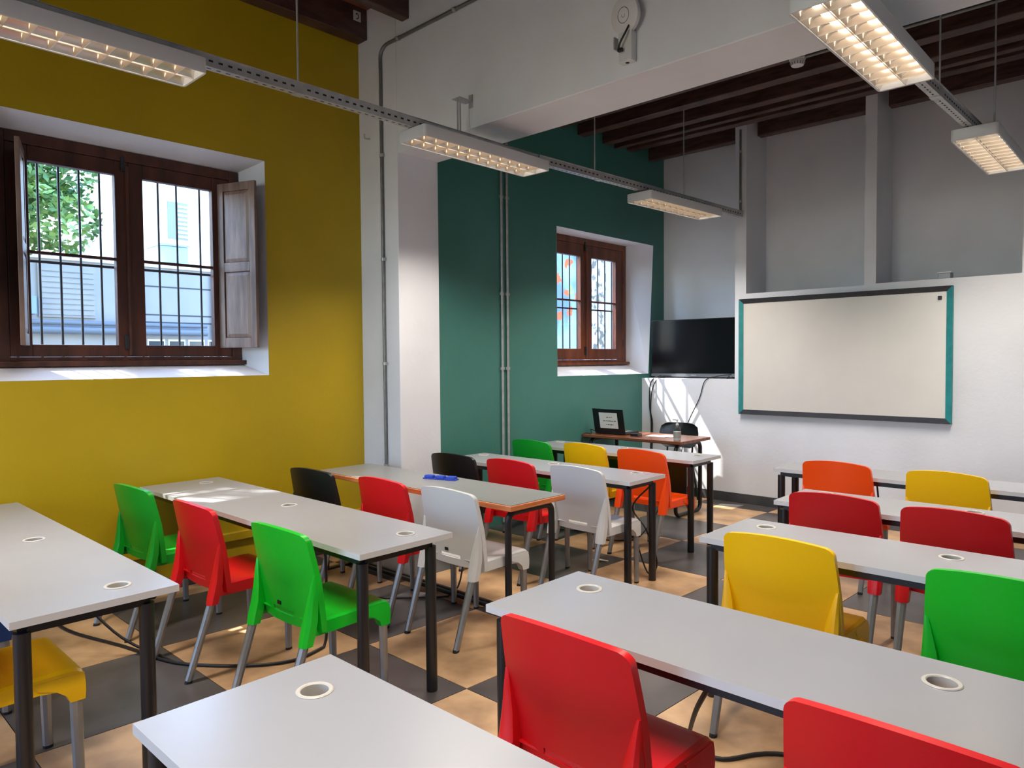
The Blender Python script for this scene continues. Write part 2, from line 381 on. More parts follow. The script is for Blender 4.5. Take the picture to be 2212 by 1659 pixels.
def window(name, X, D, hole, label, bars, hz, gl, gz, hbar_z, WW='win_wood_dark'):
    iy0, iy1, iz0, iz1 = hole[1]; xf = X-D; ym = (iy0+iy1)/2
    t = thing(name, (xf, ym, iz0), label, 'window', kind='structure')
    L = lambda y: y-ym
    Z = lambda z: z-iz0
    fw = .07
    bm = NB()
    box(bm, -.06, .035, L(iy0), L(iy0)+fw, 0, Z(iz1)); box(bm, -.06, .035, L(iy1)-fw, L(iy1), 0, Z(iz1))
    box(bm, -.06, .035, L(iy0)+fw, L(iy1)-fw, Z(iz1)-fw, Z(iz1)); box(bm, -.06, .035, L(iy0)+fw, L(iy1)-fw, 0, .05)
    obj('frame', bm, WW, t, None, .004)
    obj('window_stool', bx(-.02, .075, L(iy0)-.03, L(iy1)+.03, -.012, .022), WW, t, None, .004)
    for s, (g0, g1) in zip((-1, 1), gl):
        a = L(iy0)+fw+.002 if s < 0 else .001
        b = -.001 if s < 0 else L(iy1)-fw-.002
        z0, z1 = .052, Z(iz1)-fw-.002
        bm = NB()
        box(bm, -.025, .028, a, L(g0), z0, z1); box(bm, -.025, .028, L(g1), b, z0, z1)
        box(bm, -.025, .028, L(g0), L(g1), z0, Z(gz[0])); box(bm, -.025, .028, L(g0), L(g1), Z(gz[1]), z1)
        lf = obj('sash', bm, WW, t, None, .004)
        obj('glazing_bar', bx(-.012, .02, L(g0), L(g1), Z(hz)-.009, Z(hz)+.009), WW, lf)
        for q0, q1 in ((gz[0], hz-.009), (hz+.009, gz[1])):
            obj('glass_pane', bx(-.004, -.001, L(g0)-.002, L(g1)+.002, Z(q0)-.002, Z(q1)+.002), 'glass', lf)
    # rounded cover strip and bolts where the sashes meet
    obj('meeting_strip', tube(NB(), [(.03, -.012, .06), (.03, -.012, Z(iz1)-.1)], .014, 8), WW, t)
    for zz in (.1, Z(iz1)-.14):
        obj('bolt', bx(.028, .046, -.05, -.025, zz, zz+.1), 'bar', t, None, .003)
    for zz in (.2, .95):
        obj('hinge', tube(NB(), [(.034, L(iy1)-fw+.01, zz), (.034, L(iy1)-fw+.01, zz+.09)], .007, 8), 'bar', t)
    for y in bars:
        obj('security_bar', tube(NB(), [(-.105, L(y), -.02), (-.105, L(y), Z(iz1))], .008, 8), 'bar', t, 60)
    obj('security_rail', bx(-.113, -.097, L(iy0), L(iy1), Z(hbar_z)-.012, Z(hbar_z)+.004), 'bar', t)
    return t

w1 = window('window_1', XL, DEP, H1, 'dark wooden casement window with open shutters in the mustard wall',
            [1.19, 1.325, 1.445, 1.565, 1.69, 1.83, 1.95, 2.075, 2.205, 2.375, 2.5], 2.262, ((1.242, 1.744), (1.925, 2.412)), (1.676, 2.832), 2.222)
w2 = window('window_2', XG, DEP, H2, 'small reddish wooden window in the teal wall beside the television',
            [5.9, 6.02, 6.14, 6.26, 6.385, 6.52, 6.78, 6.92, 7.06, 7.2], 2.205, ((5.95, 6.42), (6.625, 7.1)), (1.67, 2.702), 2.13, 'win_wood')
w0 = window('window_added', XL, DEP, H0, 'added wooden casement window in the mustard wall, unseen left of the view',  # out-of-view window, added so more daylight enters
            [-3.5, -3.35, -3.2, -3.05, -2.7, -2.55, -2.4, -2.25], 2.262, ((-3.47, -2.97), (-2.78, -2.28)), (1.676, 2.832), 2.222)

def shutter(win, hinge, free, z0, z1, face):
    """a shutter leaf with two raised panels; hinge/free are (x, y) in the room"""
    h = Vector(hinge); f = Vector(free); d = f-h; Lh = d.length
    ang = math.atan2(d.y, d.x)
    base = win.location
    bm = NB(); T = .026; st = .055; zm = z0+(z1-z0)*.49
    box(bm, 0, st, -T/2, T/2, z0, z1); box(bm, Lh-st, Lh, -T/2, T/2, z0, z1)
    for a, b in ((z0, z0+.075), (zm-.035, zm+.035), (z1-.06, z1)): box(bm, st, Lh-st, -T/2, T/2, a, b)
    s = obj('shutter', bm, 'shutter_wood', win, None, .003)
    s.location = (h.x-base.x, h.y-base.y, -base.z); s.rotation_euler = (0, 0, ang)
    for a, b in ((z0+.075, zm-.035), (zm+.035, z1-.06)):
        for sg in (1, -1):
            p = NB(); x0, x1 = st, Lh-st; i = .028
            r = lambda q, y: [(x0+q, y, a+q), (x1-q, y, a+q), (x1-q, y, b-q), (x0+q, y, b-q)]
            loft(p, [r(0, 0), r(.004, sg*.004), r(i, sg*.010)])
            obj('panel', p, 'shutter_wood', s)
shutter(w1, (-5.325, 2.462), (-5.0, 2.592), 1.66, 2.885, 1)
shutter(w1, (-5.325, 1.215), (-5.0, 1.118), 1.665, 2.885, 1)

# sky portals in the openings
def portal(loc, rot, sx, sy):
    d = bpy.data.lights.new('sky_portal', 'AREA'); d.shape = 'RECTANGLE'; d.size = sx; d.size_y = sy; d.cycles.is_portal = True
    o = bpy.data.objects.new('sky_portal', d); link(o); o.location = loc; o.rotation_euler = rot
for X, h in ((OUT1-.03, H1), (OUT2-.03, H2), (OUT1-.03, H0)):
    a = h[1]; portal((X, (a[0]+a[1])/2, (a[2]+a[3])/2), (0, -math.pi/2, 0), a[3]-a[2], a[1]-a[0])
for a, b in BW: portal(((a+b)/2, YB-.33, 2.35), (math.pi/2, 0, 0), b-a, 2.5)

# ------------------------------------------------------------------ light tracks and louvre lamps
LAMP_L, LAMP_W, LAMP_H = 1.2, .265, .075
def lamp_meshes():
    d = {}
    bm = NB(); w, l, h, t = LAMP_W/2, LAMP_L/2, LAMP_H, .011
    def rr(hw, hl, z, r, k=4):
        pts = []
        for cx, cy, a0 in ((hw-r, hl-r, 0), (-hw+r, hl-r, 90), (-hw+r, -hl+r, 180), (hw-r, -hl+r, 270)):
            for q in range(k+1):
                a = math.radians(a0+90*q/k); pts.append((cx+r*math.cos(a), cy+r*math.sin(a), z))
        return pts
    loft(bm, [rr(w-t, l-t, .068, .008), rr(w-t, l-t, .002, .008), rr(w-t+.003, l-t+.003, 0, .01), rr(w-.002, l-.002, 0, .018), rr(w, l, .003, .02), rr(w, l, h-.003, .02), rr(w-.003, l-.003, h, .02)])
    d['housing'] = data('housing', bm, 'lamp_white', 35)
    bm = NB(); hw = (w-t)/2
    for c in (-hw, hw):
        prof = [(c-hw+.001+(2*hw-.002)*k/10, .006+.056*math.sin(math.pi*k/10)**.6) for k in range(11)]
        A = [bm.verts.new((x, -l+t, z)) for x, z in prof]; B = [bm.verts.new((x, l-t, z)) for x, z in prof]
        for k in range(10): bm.faces.new((A[k], A[k+1], B[k+1], B[k]))
    d['reflector'] = data('reflector', bm, 'reflector', 60)
    d['tube'] = data('tube', tube(NB(), [(0, -l+.04, 0), (0, l-.04, 0)], .008, 10), 'tube', 60)
    bm = NB(); a = hw-.003
    # one cross blade: thin at the bottom, wider above, with a dip under the tube
    xs_ = [-a, -a*.5, 0, a*.5, a]; zt = [.016, .036, .040, .036, .016]
    lo = [[(x, -.001, .002), (x, .001, .002), (x, .005, z), (x, -.005, z)] for x, z in zip(xs_, zt)]
    loft(bm, lo)
    d['blade'] = data('louver_blade', bm, 'blade', 30)
    d['spine'] = data('louver_spine', bx(-.002, .002, -l+t, l-t, .002, .012), 'blade')
    return d
LM = lamp_meshes()
NBLADE = 11
def lamp(loc, rz, label):
    t = thing('louver_lamp', loc, label, 'lamp', rz, 'louvered fluorescent lamps')
    obj('housing', LM['housing'], None, t); obj('reflector', LM['reflector'], None, t); obj('louver_spine', LM['spine'], None, t)
    hw = (LAMP_W/2-.011)/2
    for c in (-hw, hw):
        o = obj('tube', LM['tube'], None, t); o.location = (c, 0, .048)
        for k in range(NBLADE):
            o = obj('louver_blade', LM['blade'], None, t); o.location = (c, -LAMP_L/2+LAMP_L*(k+1)/(NBLADE+1), 0)
    d = bpy.data.lights.new('lamp_light', 'AREA'); d.shape = 'RECTANGLE'; d.size = LAMP_W-.04; d.size_y = LAMP_L-.06
    d.energy = LAMP_POWER; d.color = (1, .89, .77); d.spread = math.radians(125)
    o = bpy.data.objects.new('lamp_light', d); link(o, t); o.location = (0, 0, -.004)
    return t
ZL = 2.95
lamp((-3.6, .965, ZL), 0, 'long louver lamp above the mustard wall window, cut by the left edge')
lamp((-3.59, 3.515, ZL), 0, 'louver lamp hanging below the white beam in front of the pilaster')
lamp((-3.498, 6.005, ZL-.008), math.radians(-2.9), 'farthest louver lamp of the left row, before the teal wall')
lamp((-1.075, 3.535, ZL), 0, 'large lit louver lamp at the top right, nearest of its row')
lamp((-1.01, 6.005, ZL), 0, 'warm lit louver lamp cut by the right edge')
for x, y, lb in ((-3.6, -1.55, 'rearmost louver lamp of the left row, behind the viewer'), (-1.075, .99, 'louver lamp of the right row right above the viewer'), (-1.075, -1.55, 'rearmost louver lamp of the right row, behind the viewer')):
    lamp((x, y, ZL), 0, lb)

def track(name, p0, p1, segs, rods, label, z0=ZL+LAMP_H+.004, braces=()):
    """perforated steel channel: p0, p1 (x, y); rods: (y, ztop)"""
    a = Vector((*p0, 0)); b = Vector((*p1, 0)); L_ = (b-a).length; ang = math.atan2(b.y-a.y, b.x-a.x)-math.pi/2
    t = thing(name, (a.x, a.y, z0), label, 'cable tray', ang, 'light tracks')
    w, h, th = .026, .058, .002
    bm = NB()
    box(bm, -w, w, 0, L_, 0, th); box(bm, -w, -w+th, 0, L_, th, h); box(bm, w-th, w, 0, L_, th, h)
    box(bm, w-th, w+.009, 0, L_, h, h+th); box(bm, -w-.009, -w+th, 0, L_, h, h+th)
    obj('channel', bm, 'galv', t)
    bm = NB(); n = int(L_/.05)
    for k in range(n):
        y = .02+k*.05
        box(bm, w-.0003, w+.0006, y, y+.022, .024, .034); box(bm, -.004, .004, y, y+.022, -.0006, .0004)
    s = obj('slots', bm, 'slot', t); s['kind'] = 'stuff'
    for y in segs:
        bm = NB(); box(bm, -w-.003, w+.003, y-.03, y+.03, -.003, .0); box(bm, w, w+.004, y-.03, y+.03, -.003, .05)
        obj('splice_plate', bm, 'galv', t)
    for y, zt, x in rods:
        r = obj('hanger_rod', tube(NB(), [(x, y, h-.01 if abs(x) < .05 else -.004), (x, y, zt-z0)], .0055, 8), 'galv', t, 60)
        obj('nut', lathe(NB(), [(.012, 0), (.012, .012)], 6, (x, y, h if abs(x) < .05 else -.003)), 'galv', r)
    return t
track('light_track', (-3.6, -2.2), (-3.6, 4.118), [2.2+2.13], [(2.2+2.13, JZN+.24, 0), (2.2-.6, JZN+.24, 0), (2.2+.9, JZN+.24, 0)], 'perforated steel track carrying the nearest lamps of the left row')
track('light_track', (-3.588, 4.12), (-3.44, 7.2), [.74], [(.68, ZFC, 0), (2.0, ZFC, 0)], 'perforated steel track running to the front wall past the teal wall')
track('light_track', (-1.075, -2.2), (-1.075, 4.13), [3.2], [(2.2+.6, JZN+.24, 0), (2.2-1.6, JZN+.24, 0)], 'perforated steel track behind the large lamp of the right row')
track('light_track', (-1.075, 4.132), (-1.01, 7.0), [.55], [(.62, ZFC, .0), (1.36, ZFC, .13)], 'perforated steel track between the two lit lamps of the right row')
# double rod bracket on the beam above the second lamp
t = thing('rod_bracket', (-3.715, 3.44, 3.08), 'pair of short steel rods bracketed to the white beam', 'bracket')
for dx in (-.012, .014): obj('rod', tube(NB(), [(dx, 0, 0), (dx, 0, .3)], .006, 8), 'galv', t, 60)
bm = NB(); box(bm, -.05, .03, -.02, .109, .29, .294); box(bm, -.01, .03, .105, .109, .25, .34)
obj('bracket_arm', bm, 'galv', t)
bm = NB(); box(bm, -.045, .045, -.02, .02, -.012, .004)
obj('foot_plate', bm, 'galv', t)

# ------------------------------------------------------------------ conduits
def conduit(pts, r, label, clamps, k=1, name='conduit_pipe', group=None, m='galv_dark'):
    t = thing(name, pts[0], label, 'conduit', group=group); o = Vector(pts[0])
    P = [Vector(p)-o for p in (smooth_path(pts, k) if k > 1 else pts)]
    obj('pipe', tube(NB(), P, r, 10), m, t, 60)
    for c, ax in clamps:
        c = Vector(c)-o; d = Vector(ax)
        obj('clamp', tube(NB(), [c-d*.012, c+d*.012], r*1.35, 10), 'galv', t, 60)
        side = Vector((0, 0, 1)).cross(d) if abs(d.z) < .5 else (Vector((1, 0, 0)) if abs(c.x+o.x) < 4.8 and name == 'conduit_pipe' and (c.y+o.y) < 3.6 else Vector((0, 1, 0)))
        bm = NB(); s_ = side.normalized()
        e = s_*(r*2.1); q = d*.011
        box(bm, *sorted((c.x-abs(e.x)-abs(q.x)-.002, c.x+abs(e.x)+abs(q.x)+.002)), *sorted((c.y-abs(e.y)-abs(q.y)-.002, c.y+abs(e.y)+abs(q.y)+.002)), *sorted((c.z-abs(e.z)-abs(q.z)-.002, c.z+abs(e.z)+abs(q.z)+.002)))
        obj('clamp_lug', bm, 'galv', t)
    return t
yc = YP0-.014
arc = [(-4.735+.1*(1-math.cos(a)), yc, 3.97+.085*math.sin(a)) for a in [math.pi/2*k/6 for k in range(7)]]
conduit([(-4.726, yc, .02), (-4.735, yc, 3.9)] + arc + [(-4.4, yc, 4.055), (-2.9, yc, 4.062), (1.5, yc, 4.07)], .0135,
        'grey steel conduit climbing the pilaster and bending along the white beam',
        [((-4.727, yc, .70), (0, 0, 1)), ((-4.728, yc, 1.53), (0, 0, 1)), ((-4.73, yc, 2.37), (0, 0, 1)), ((-4.733, yc, 3.20), (0, 0, 1)), ((-4.5, yc, 4.055), (1, 0, 0)), ((-3.85, yc, 4.058), (1, 0, 0))])
for y, lb in ((4.85, 'left one of two vertical conduits on the teal wall'), (4.925, 'right one of two vertical conduits on the teal wall')):
    conduit([(XG+.014, y, .02), (XG+.014, y, 4.1)], .0125, lb, [((XG+.014, y, z), (0, 0, 1)) for z in (.35, 1.47, 2.17, 3.07)], name='wall_conduit', group='teal wall conduits', m='galv')
conduit([(-3.455, YF-.014, 3.04), (-3.455, YF-.014, JZF+.05)], .011, 'thin conduit dropping to the track end beside the first recess', [((-3.455, YF-.014, z), (0, 0, 1)) for z in (3.2, 3.72)], name='wall_conduit')
conduit([(-2.3, 5.695, JZF-.013), (1.5, 5.695, JZF-.013)], .013, 'horizontal conduit under a ceiling joist beside the smoke detector', [((-1.9, 5.695, JZF-.013), (1, 0, 0))], name='joist_conduit')

# smoke detector
t = thing('smoke_detector', (-2.255, 5.695, JZF), 'round white smoke detector under a dark joist', 'smoke detector')
obj('base', lathe(NB(), [(.062, 0), (.062, -.02), (.058, -.024)], 24), 'white_plastic', t, 40)
obj('sensor_head', lathe(NB(), [(.056, -.024), (.056, -.05), (.045, -.066), (.02, -.072)], 24), 'white_plastic', t, 40)
bm = NB()
for k in range(16):
    a = 2*math.pi*k/16; c, s = math.cos(a), math.sin(a)
    tube(bm, [(.0565*c, .0565*s, -.046), (.0475*c, .0475*s, -.062)], .003, 4)
obj('vent_slots', bm, 'slot', t)
# access point, its feed pipe, box below
yA = YP0-.001
t = thing('wifi_access_point', (-2.375, yA-.05, 3.52), 'round white wifi access point tilted off the beam', 'access point')
t.rotation_euler = (math.radians(90+9), 0, math.radians(-10))
obj('disc', lathe(NB(), [(.085, -.03), (.1, -.022), (.104, -.008), (.102, .004), (.07, .012), (.02, .014)], 32), 'white_plastic', t, 40)
obj('logo_ring', loft(NB(), [[((.042+.002*math.cos(q))*math.cos(a), (.042+.002*math.cos(q))*math.sin(a), .0136+.002*math.sin(q)) for q in (0, 1.57, 3.14, 4.71)] for a in [2*math.pi*k/32 for k in range(32)]], True, True), 'silver_plastic', t)
bm = NB(); tube(bm, [(.012*math.cos(a), .012*math.sin(a), .0146) for a in [math.pi*(1.1+.8*k/6) for k in range(7)]], .0012, 4); tube(bm, [(-.012, .004, .0146), (-.012, -.004, .0146)], .0012, 4); tube(bm, [(.012, .004, .0146), (.012, -.004, .0146)], .0012, 4)
obj('logo', bm, 'silver_plastic', t)
obj('mount', bx(-.03, .03, -.03, .03, -.06, -.028), 'white_plastic', t)
t = thing('junction_box', (-2.375, yA, 3.37), 'open grey box with a hanging plug under the access point', 'junction box')
bm = NB(); box(bm, -.045, .045, -.05, 0, -.11, .06)
obj('box_body', bm, 'white_plastic', t, None, .004)
obj('side_clip', bx(-.08, -.072, -.05, -.01, -.02, .05), 'galv', t)
obj('knockout', lathe(NB(), [(.012, -.1112), (.012, -.1105)], 12, (0, -.025, 0)), 'slot', t)
obj('patch_cord', tube(NB(), smooth_path([(.03, -.05, .09), (.02, -.075, .04), (-.01, -.08, -.005), (-.03, -.07, -.035)]), .006, 8), 'cable', t, 60)
obj('plug', bx(-.035, -.005, -.078, -.058, -.055, -.035), 'cable', t, None, .003)
conduit([(-2.36, yc, 3.6), (-2.36, yc, 4.07)], .012, 'short vertical conduit above the wifi access point', [])
# hook and numbered tag
t = tag(obj('wall_hook', tube(NB(), smooth_path([(-4.905, YP0, 3.37), (-4.905, YP0-.05, 3.365), (-4.905, YP0-.055, 3.40)]), .006, 8), 'galv', None, 60), 'small bent hook on the pilaster next to the conduit', 'hook')
t = thing('number_tag', (-4.918, YP0-.1, 4.33), 'small white tag with a dark mark on the joist end', 'tag')
obj('plate', bx(-.0005, .0015, -.035, .035, -.04, .04), 'white_plastic', t)
bm = NB()
tube(bm, [(.002, .012*math.cos(a), .022*math.sin(a)) for a in [math.pi*(-.7+1.6*k/8) for k in range(9)]], .004, 4)
obj('mark', bm, 'ink', t)

# ------------------------------------------------------------------ desks
def holed_top(w, d, z0, z1, grom, r=.036, n=16):
    """slab centred on 0 with round cable holes"""
    bm = NB(); c = .055
    xs = sorted({-w/2, w/2} | {g[0]+s*c for g in grom for s in (-1, 1)})
    def cells(z, flip):
        for i in range(len(xs)-1):
            a, b = xs[i], xs[i+1]; g = next((g for g in grom if abs((a+b)/2-g[0]) < 1e-5), None)
            spans = [(-d/2, d/2)] if g is None else [(-d/2, g[1]-c), (g[1]+c, d/2)]
            for y0, y1 in spans: quad(bm, [(a, y0, z), (b, y0, z), (b, y1, z), (a, y1, z)])
            if g:
                sq = []; ci = []
                for k in range(n):
                    t = 2*math.pi*k/n+math.pi/4; ct, st = math.cos(t), math.sin(t); mx = max(abs(ct), abs(st))
                    sq.append(bm.verts.new((g[0]+c*ct/mx, g[1]+c*st/mx, z))); ci.append(bm.verts.new((g[0]+r*ct, g[1]+r*st, z)))
                for k in range(n): bm.faces.new((sq[k], sq[(k+1) % n], ci[(k+1) % n], ci[k]))
    cells(z1, 0); cells(z0, 1)
    for g in grom:
        loft(bm, [[(g[0]+r*math.cos(2*math.pi*k/n+math.pi/4), g[1]+r*math.sin(2*math.pi*k/n+math.pi/4), z) for k in range(n)] for z in (z0, z1)], cap=False)
    e = .0015; P = lambda z: [(-w/2, -d/2, z), (w/2, -d/2, z), (w/2, d/2, z), (-w/2, d/2, z)]
    nb_ = len(bm.faces); loft(bm, [P(z0), P(z1)], cap=False)
    bm.faces.ensure_lookup_table()
    for f in bm.faces[nb_:]: f.material_index = 1
    bmesh.ops.remove_doubles(bm, verts=bm.verts[:], dist=1e-5)
    return bm
ring_prof = [(.033, -.02), (.036, .0), (.037, .0035), (.044, .0035), (.0465, .0008), (.0465, 0)]
def ring_mesh():
    bm = NB(); n = 24
    pr = [(.0345, -.03), (.0345, .001), (.037, .0035), (.044, .0035), (.0465, .0012), (.0462, .0002)]
    loft(bm, [[(r*math.cos(2*math.pi*k/n), r*math.sin(2*math.pi*k/n), z) for k in range(n)] for r, z in pr], cap=False)
    return data('grommet', bm, 'grommet', 35)
RING = ring_mesh()
def leg_mesh(h, r=.026):
    me = data('leg', lathe(NB(), [(r*.9, 0), (r, .006), (r, h)], 16), 'black_metal', 40); return me
LEG = leg_mesh(.688)
def desk(x0, x1, y0, y1, grom, label, ins=.045):
    cx, cy = (x0+x1)/2, (y0+y1)/2; w, d = x1-x0, y1-y0
    t = thing('white_desk', (cx, cy, 0), label, 'desk', group='white laminate desks')
    G_ = [(gx-cx, gy-cy) for gx, gy in grom if x0+.08 < gx < x1-.07]
    obj('tabletop', holed_top(w, d, .715, .74, G_), ['desk_white', 'desk_edge'], t)
    for g in G_:
        o = obj('grommet', RING, None, t); o.location = (g[0], g[1], .74)
    lx = w/2-ins; LY = (-d/2+.042, d/2-.1)
    for sx in (-1, 1):
        for y in LY:
            o = obj('leg', LEG, None, t); o.location = (sx*lx, y, 0)
    for y in LY: obj('rail', bx(-lx, lx, y-.013, y+.013, .682, .7145), 'black_metal', t)
    for sx in (-1, 1): obj('rail', bx(sx*lx-.013, sx*lx+.013, LY[0]+.013, LY[1]-.013, .682, .7145), 'black_metal', t)
    return t
dA = desk(-4.585, -2.82, 5.09, 5.55, [(-4.47, 5.45), (-3.72, 5.44), (-2.958, 5.42)], 'white desk of the left bank closest to the brown teacher table')
dB = desk(-4.473, -2.655, 3.955, 4.40, [(-4.363, 4.288), (-3.579, 4.28), (-2.834, 4.31)], 'white desk behind the grey wood-edged table, under the teal wall')
dD = desk(-4.99, -2.52, 1.74, 2.265, [(-4.813, 2.1), (-3.694, 2.08), (-2.667, 2.1)], 'long white desk with sunlit patches against the mustard wall')
dE = desk(-5.0, -2.69, .54, 1.065, [(-4.88, .89), (-3.878, .885), (-2.844, .906)], 'white desk cut by the left edge with a bluish sheen')
dF = desk(-1.727, .73, .573, 1.09, [(-1.563, .94), (-.45, .94), (.58, .94)], 'white desk corner in the near foreground at the bottom')
dG = desk(-1.693, .76, 1.667, 2.17, [(-1.532, 2.026), (-.43, 2.025), (.62, 2.02)], 'large white desk just ahead of the two near red chairs')
dH = desk(-1.61, .2, 2.96, 3.465, [(-1.458, 3.333), (-.677, 3.315), (.1, 3.32)], 'white desk ahead of the large yellow chair on the right')
dI = desk(-1.705, .1, 4.0, 4.47, [(-1.557, 4.392), (-.788, 4.36), (.0, 4.36)], 'white desk ahead of the two dark red chairs on the right')
dJ = desk(-2.205, .2, 5.16, 5.56, [(-.1, 5.4)], 'white desk of the right bank closest to the whiteboard')
obj('modesty_panel', bx(-.75, .6, .16, .172, .36, .68), 'black_metal', dA)

# grey wood-edged table
t = thing('grey_table', (-3.705, 3.11, 0), 'grey topped table with a reddish plywood edge holding blue erasers', 'table')
w, d = 1.99, .48
bm = NB(); box(bm, -w/2+.008, w/2-.008, -d/2+.008, d/2-.008, .74, .744); obj('tabletop', bm, 'desk_grey', t)
bm = NB(); box(bm, -w/2, w/2, -d/2, d/2, .71, .7405); obj('edge_band', bm, 'edge_wood', t, None, .004)
for sx in (-1, 1):
    x = sx*(w/2-.06); ya, yb = -d/2+.04, d/2-.06; R_ = .05
    P = [(x, ya, .012), (x, ya, .69-R_)] + [(x, ya+R_-R_*math.cos(a), .69-R_+R_*math.sin(a)) for a in [math.pi/2*k/5 for k in range(1, 6)]]
    P += [(x, yb-R_+R_*math.sin(a), .69-R_+R_*math.cos(a)) for a in [math.pi/2*k/5 for k in range(6)]] + [(x, yb, .012)]
    obj('leg_frame', tube(NB(), P, .02, 10), 'black_metal', t, 50)
obj('floor_bar', bx(-w/2+.06, w/2-.06, -.004, .022, .012, .038), 'black_metal', t, None, .006)
obj('floor_bar', bx(-w/2+.06, w/2-.06, .055, .08, .012, .03), 'black_metal', t, None, .006)
for sx in (-1, 1): obj('foot_bar', bx(sx*(w/2-.06)-.018, sx*(w/2-.06)+.018, -d/2+.02, d/2-.04, .0, .014), 'black_metal', t)
# three blue erasers
for k in range(3):
    e = thing('blue_eraser', (-3.77+.083*k, 3.185+.026*k, .744), ('leftmost', 'middle', 'rightmost')[k] + ' of three blue plastic erasers on the grey table', 'eraser', math.radians(17), 'blue erasers')
    obj('base', bx(-.04, .04, -.03, .03, 0, .008), 'blue_plastic', e, None, .003)
    bm = NB(); loft(bm, [[(-.034, -.024, .008), (.034, -.024, .008), (.034, .024, .008), (-.034, .024, .008)], [(-.03, -.02, .026), (.03, -.02, .026), (.03, .02, .026), (-.03, .02, .026)]])
    obj('grip', bm, 'blue_plastic', e, None, .004)

# ------------------------------------------------------------------ stacking chairs
def hw_at(z):
    P = [(.36, .240), (.45, .242), (.58, .239), (.7, .232), (.80, .224), (.86, .217)]
    for (a, wa), (b, wb) in zip(P, P[1:]):
        if z <= b: return wa+(wb-wa)*max(0, (z-a)/(b-a))
    return P[-1][1]
def back_y(u, z):
    za = .572+.055*u*u
    y = .137+.028*u*u
    return y-.21*(z-za) if z > za else y+.10*(za-z)
def chair_meshes():
    d = {}
    us = [-1, -.992, -.97, -.935, -.88, -.75, -.6, -.46, -.34, -.2, 0, .2, .34, .46, .6, .75, .88, .935, .97, .992, 1]
    zb = [.405, .425, .446, .467, .50, .53, .55, .565, .58, .60, .63, .67, .71, .745]
    bm = NB()
    def top_z(u):
        e = max(0.0, (abs(u)-.86)/.14)
        return .847-.026*u*u-.026*(1-math.sqrt(max(0.0, 1-e*e)))
    def pt(u, z): return (hw_at(z)*u, back_y(u, z), z)
    rows = [[pt(u, z) for u in us] for z in zb]
    for f in (.3, .6, .85, 1.0): rows.append([pt(u, .745+(top_z(u)-.745)*f) for u in us])
    V = [[bm.verts.new(p) for p in r] for r in rows]
    for i in range(len(V)-1):
        for j in range(len(us)-1):
            if i == 2 and -.35 < us[j] and us[j+1] < .35: continue              # hand slot
            bm.faces.new((V[i][j], V[i][j+1], V[i+1][j+1], V[i+1][j]))
    rim = [r[0] for r in V] + V[-1][1:-1] + [r[-1] for r in reversed(V)]        # flange turned forward round the edge
    fl = [bm.verts.new((v.co.x*.998, v.co.y+.027, v.co.z-.001)) for v in rim]
    for k in range(len(rim)-1): bm.faces.new((rim[k], rim[k+1], fl[k+1], fl[k]))
    bmesh.ops.recalc_face_normals(bm, faces=bm.faces[:])
    f0 = max(bm.faces, key=lambda f: abs(f.normal.y)*f.calc_area())
    if f0.normal.y > 0: bmesh.ops.reverse_faces(bm, faces=bm.faces[:])
    thicken(bm, .006)
    for s in (-1, 1):                                                          # leg sockets grow out of the back corners
        def hexr(cx, cy, a, b, z): return [(cx-a*s, cy+b, z), (cx-a*s, cy-b*.55, z), (cx-a*.35*s, cy-b, z), (cx+a*.5*s, cy-b, z), (cx+a*s, cy-b*.4, z), (cx+a*s, cy+b, z)]
        loft(bm, [hexr(s*.211, .119, .029, .022, .358), hexr(s*.211, .130, .031, .024, .405), hexr(s*.211, .144, .030, .023, .46), hexr(s*.215, .153, .023, .019, .53), hexr(s*.223, .159, .013, .014, .60), hexr(s*.229, .163, .006, .008, .65)])
    d['backrest'] = data('backrest', bm, 'pl_red', 38)
    # seat
    bm = NB()
    us = [-1, -.94, -.8, -.6, -.35, 0, .35, .6, .8, .94, 1]
    vs_ = [0, .08, .2, .35, .5, .65, .8, .9, .96, 1.0]
    V = []
    for v in vs_:
        y = .157+.403*v; hw = .213+.008*v
        row = []
        dish = .016*math.sin(math.pi*min(1, v*1.05))
        for u in us:
            z = .448-dish*(1-abs(u)**2.2)+.006*v-(.010 if abs(u) == 1 else 0)-(.004 if v == 0.96 else .014 if v == 1.0 else 0)
            if v == 0: z += .004
            row.append((hw*u*(1.0 if abs(u) < 1 else 1.0), y, z))
        sk = .052 if v < .75 else .06
        row = [(row[0][0]-.003, y, row[0][2]-sk)] + row + [(row[-1][0]+.003, y, row[-1][2]-sk)]
        V.append(row)
    V.append([(p[0], p[1]+.006, .392-(.006*(1-abs(p[0])/.23))) for p in V[-1]])
    G_ = [[bm.verts.new(p) for p in r] for r in V]
    for i in range(len(G_)-1):
        for j in range(len(G_[0])-1): bm.faces.new((G_[i][j], G_[i][j+1], G_[i+1][j+1], G_[i+1][j]))
    bmesh.ops.recalc_face_normals(bm, faces=bm.faces[:])
    f0 = max(bm.faces, key=lambda f: abs(f.normal.z))
    if f0.normal.z < 0: bmesh.ops.reverse_faces(bm, faces=bm.faces[:])
    thicken(bm, .006)
    for s in (-1, 1):
        def sec(z, ya, yb, xi, xo): return [(s*xi, ya, z), (s*xo, ya, z), (s*xo, yb, z), (s*xi, yb, z)]
        loft(bm, [sec(.332, .518, .566, .186, .224), sec(.36, .506, .568, .183, .2255), sec(.385, .475, .568, .18, .2255), sec(.404, .42, .567, .18, .2250), sec(.43, .40, .565, .178, .222)])
    d['seat'] = data('seat', bm, 'pl_red', 32)
    def oval(c, a, b, n=8): return [(c[0]+a*math.cos(2*math.pi*k/n), c[1]+b*math.sin(2*math.pi*k/n), c[2]) for k in range(n)]
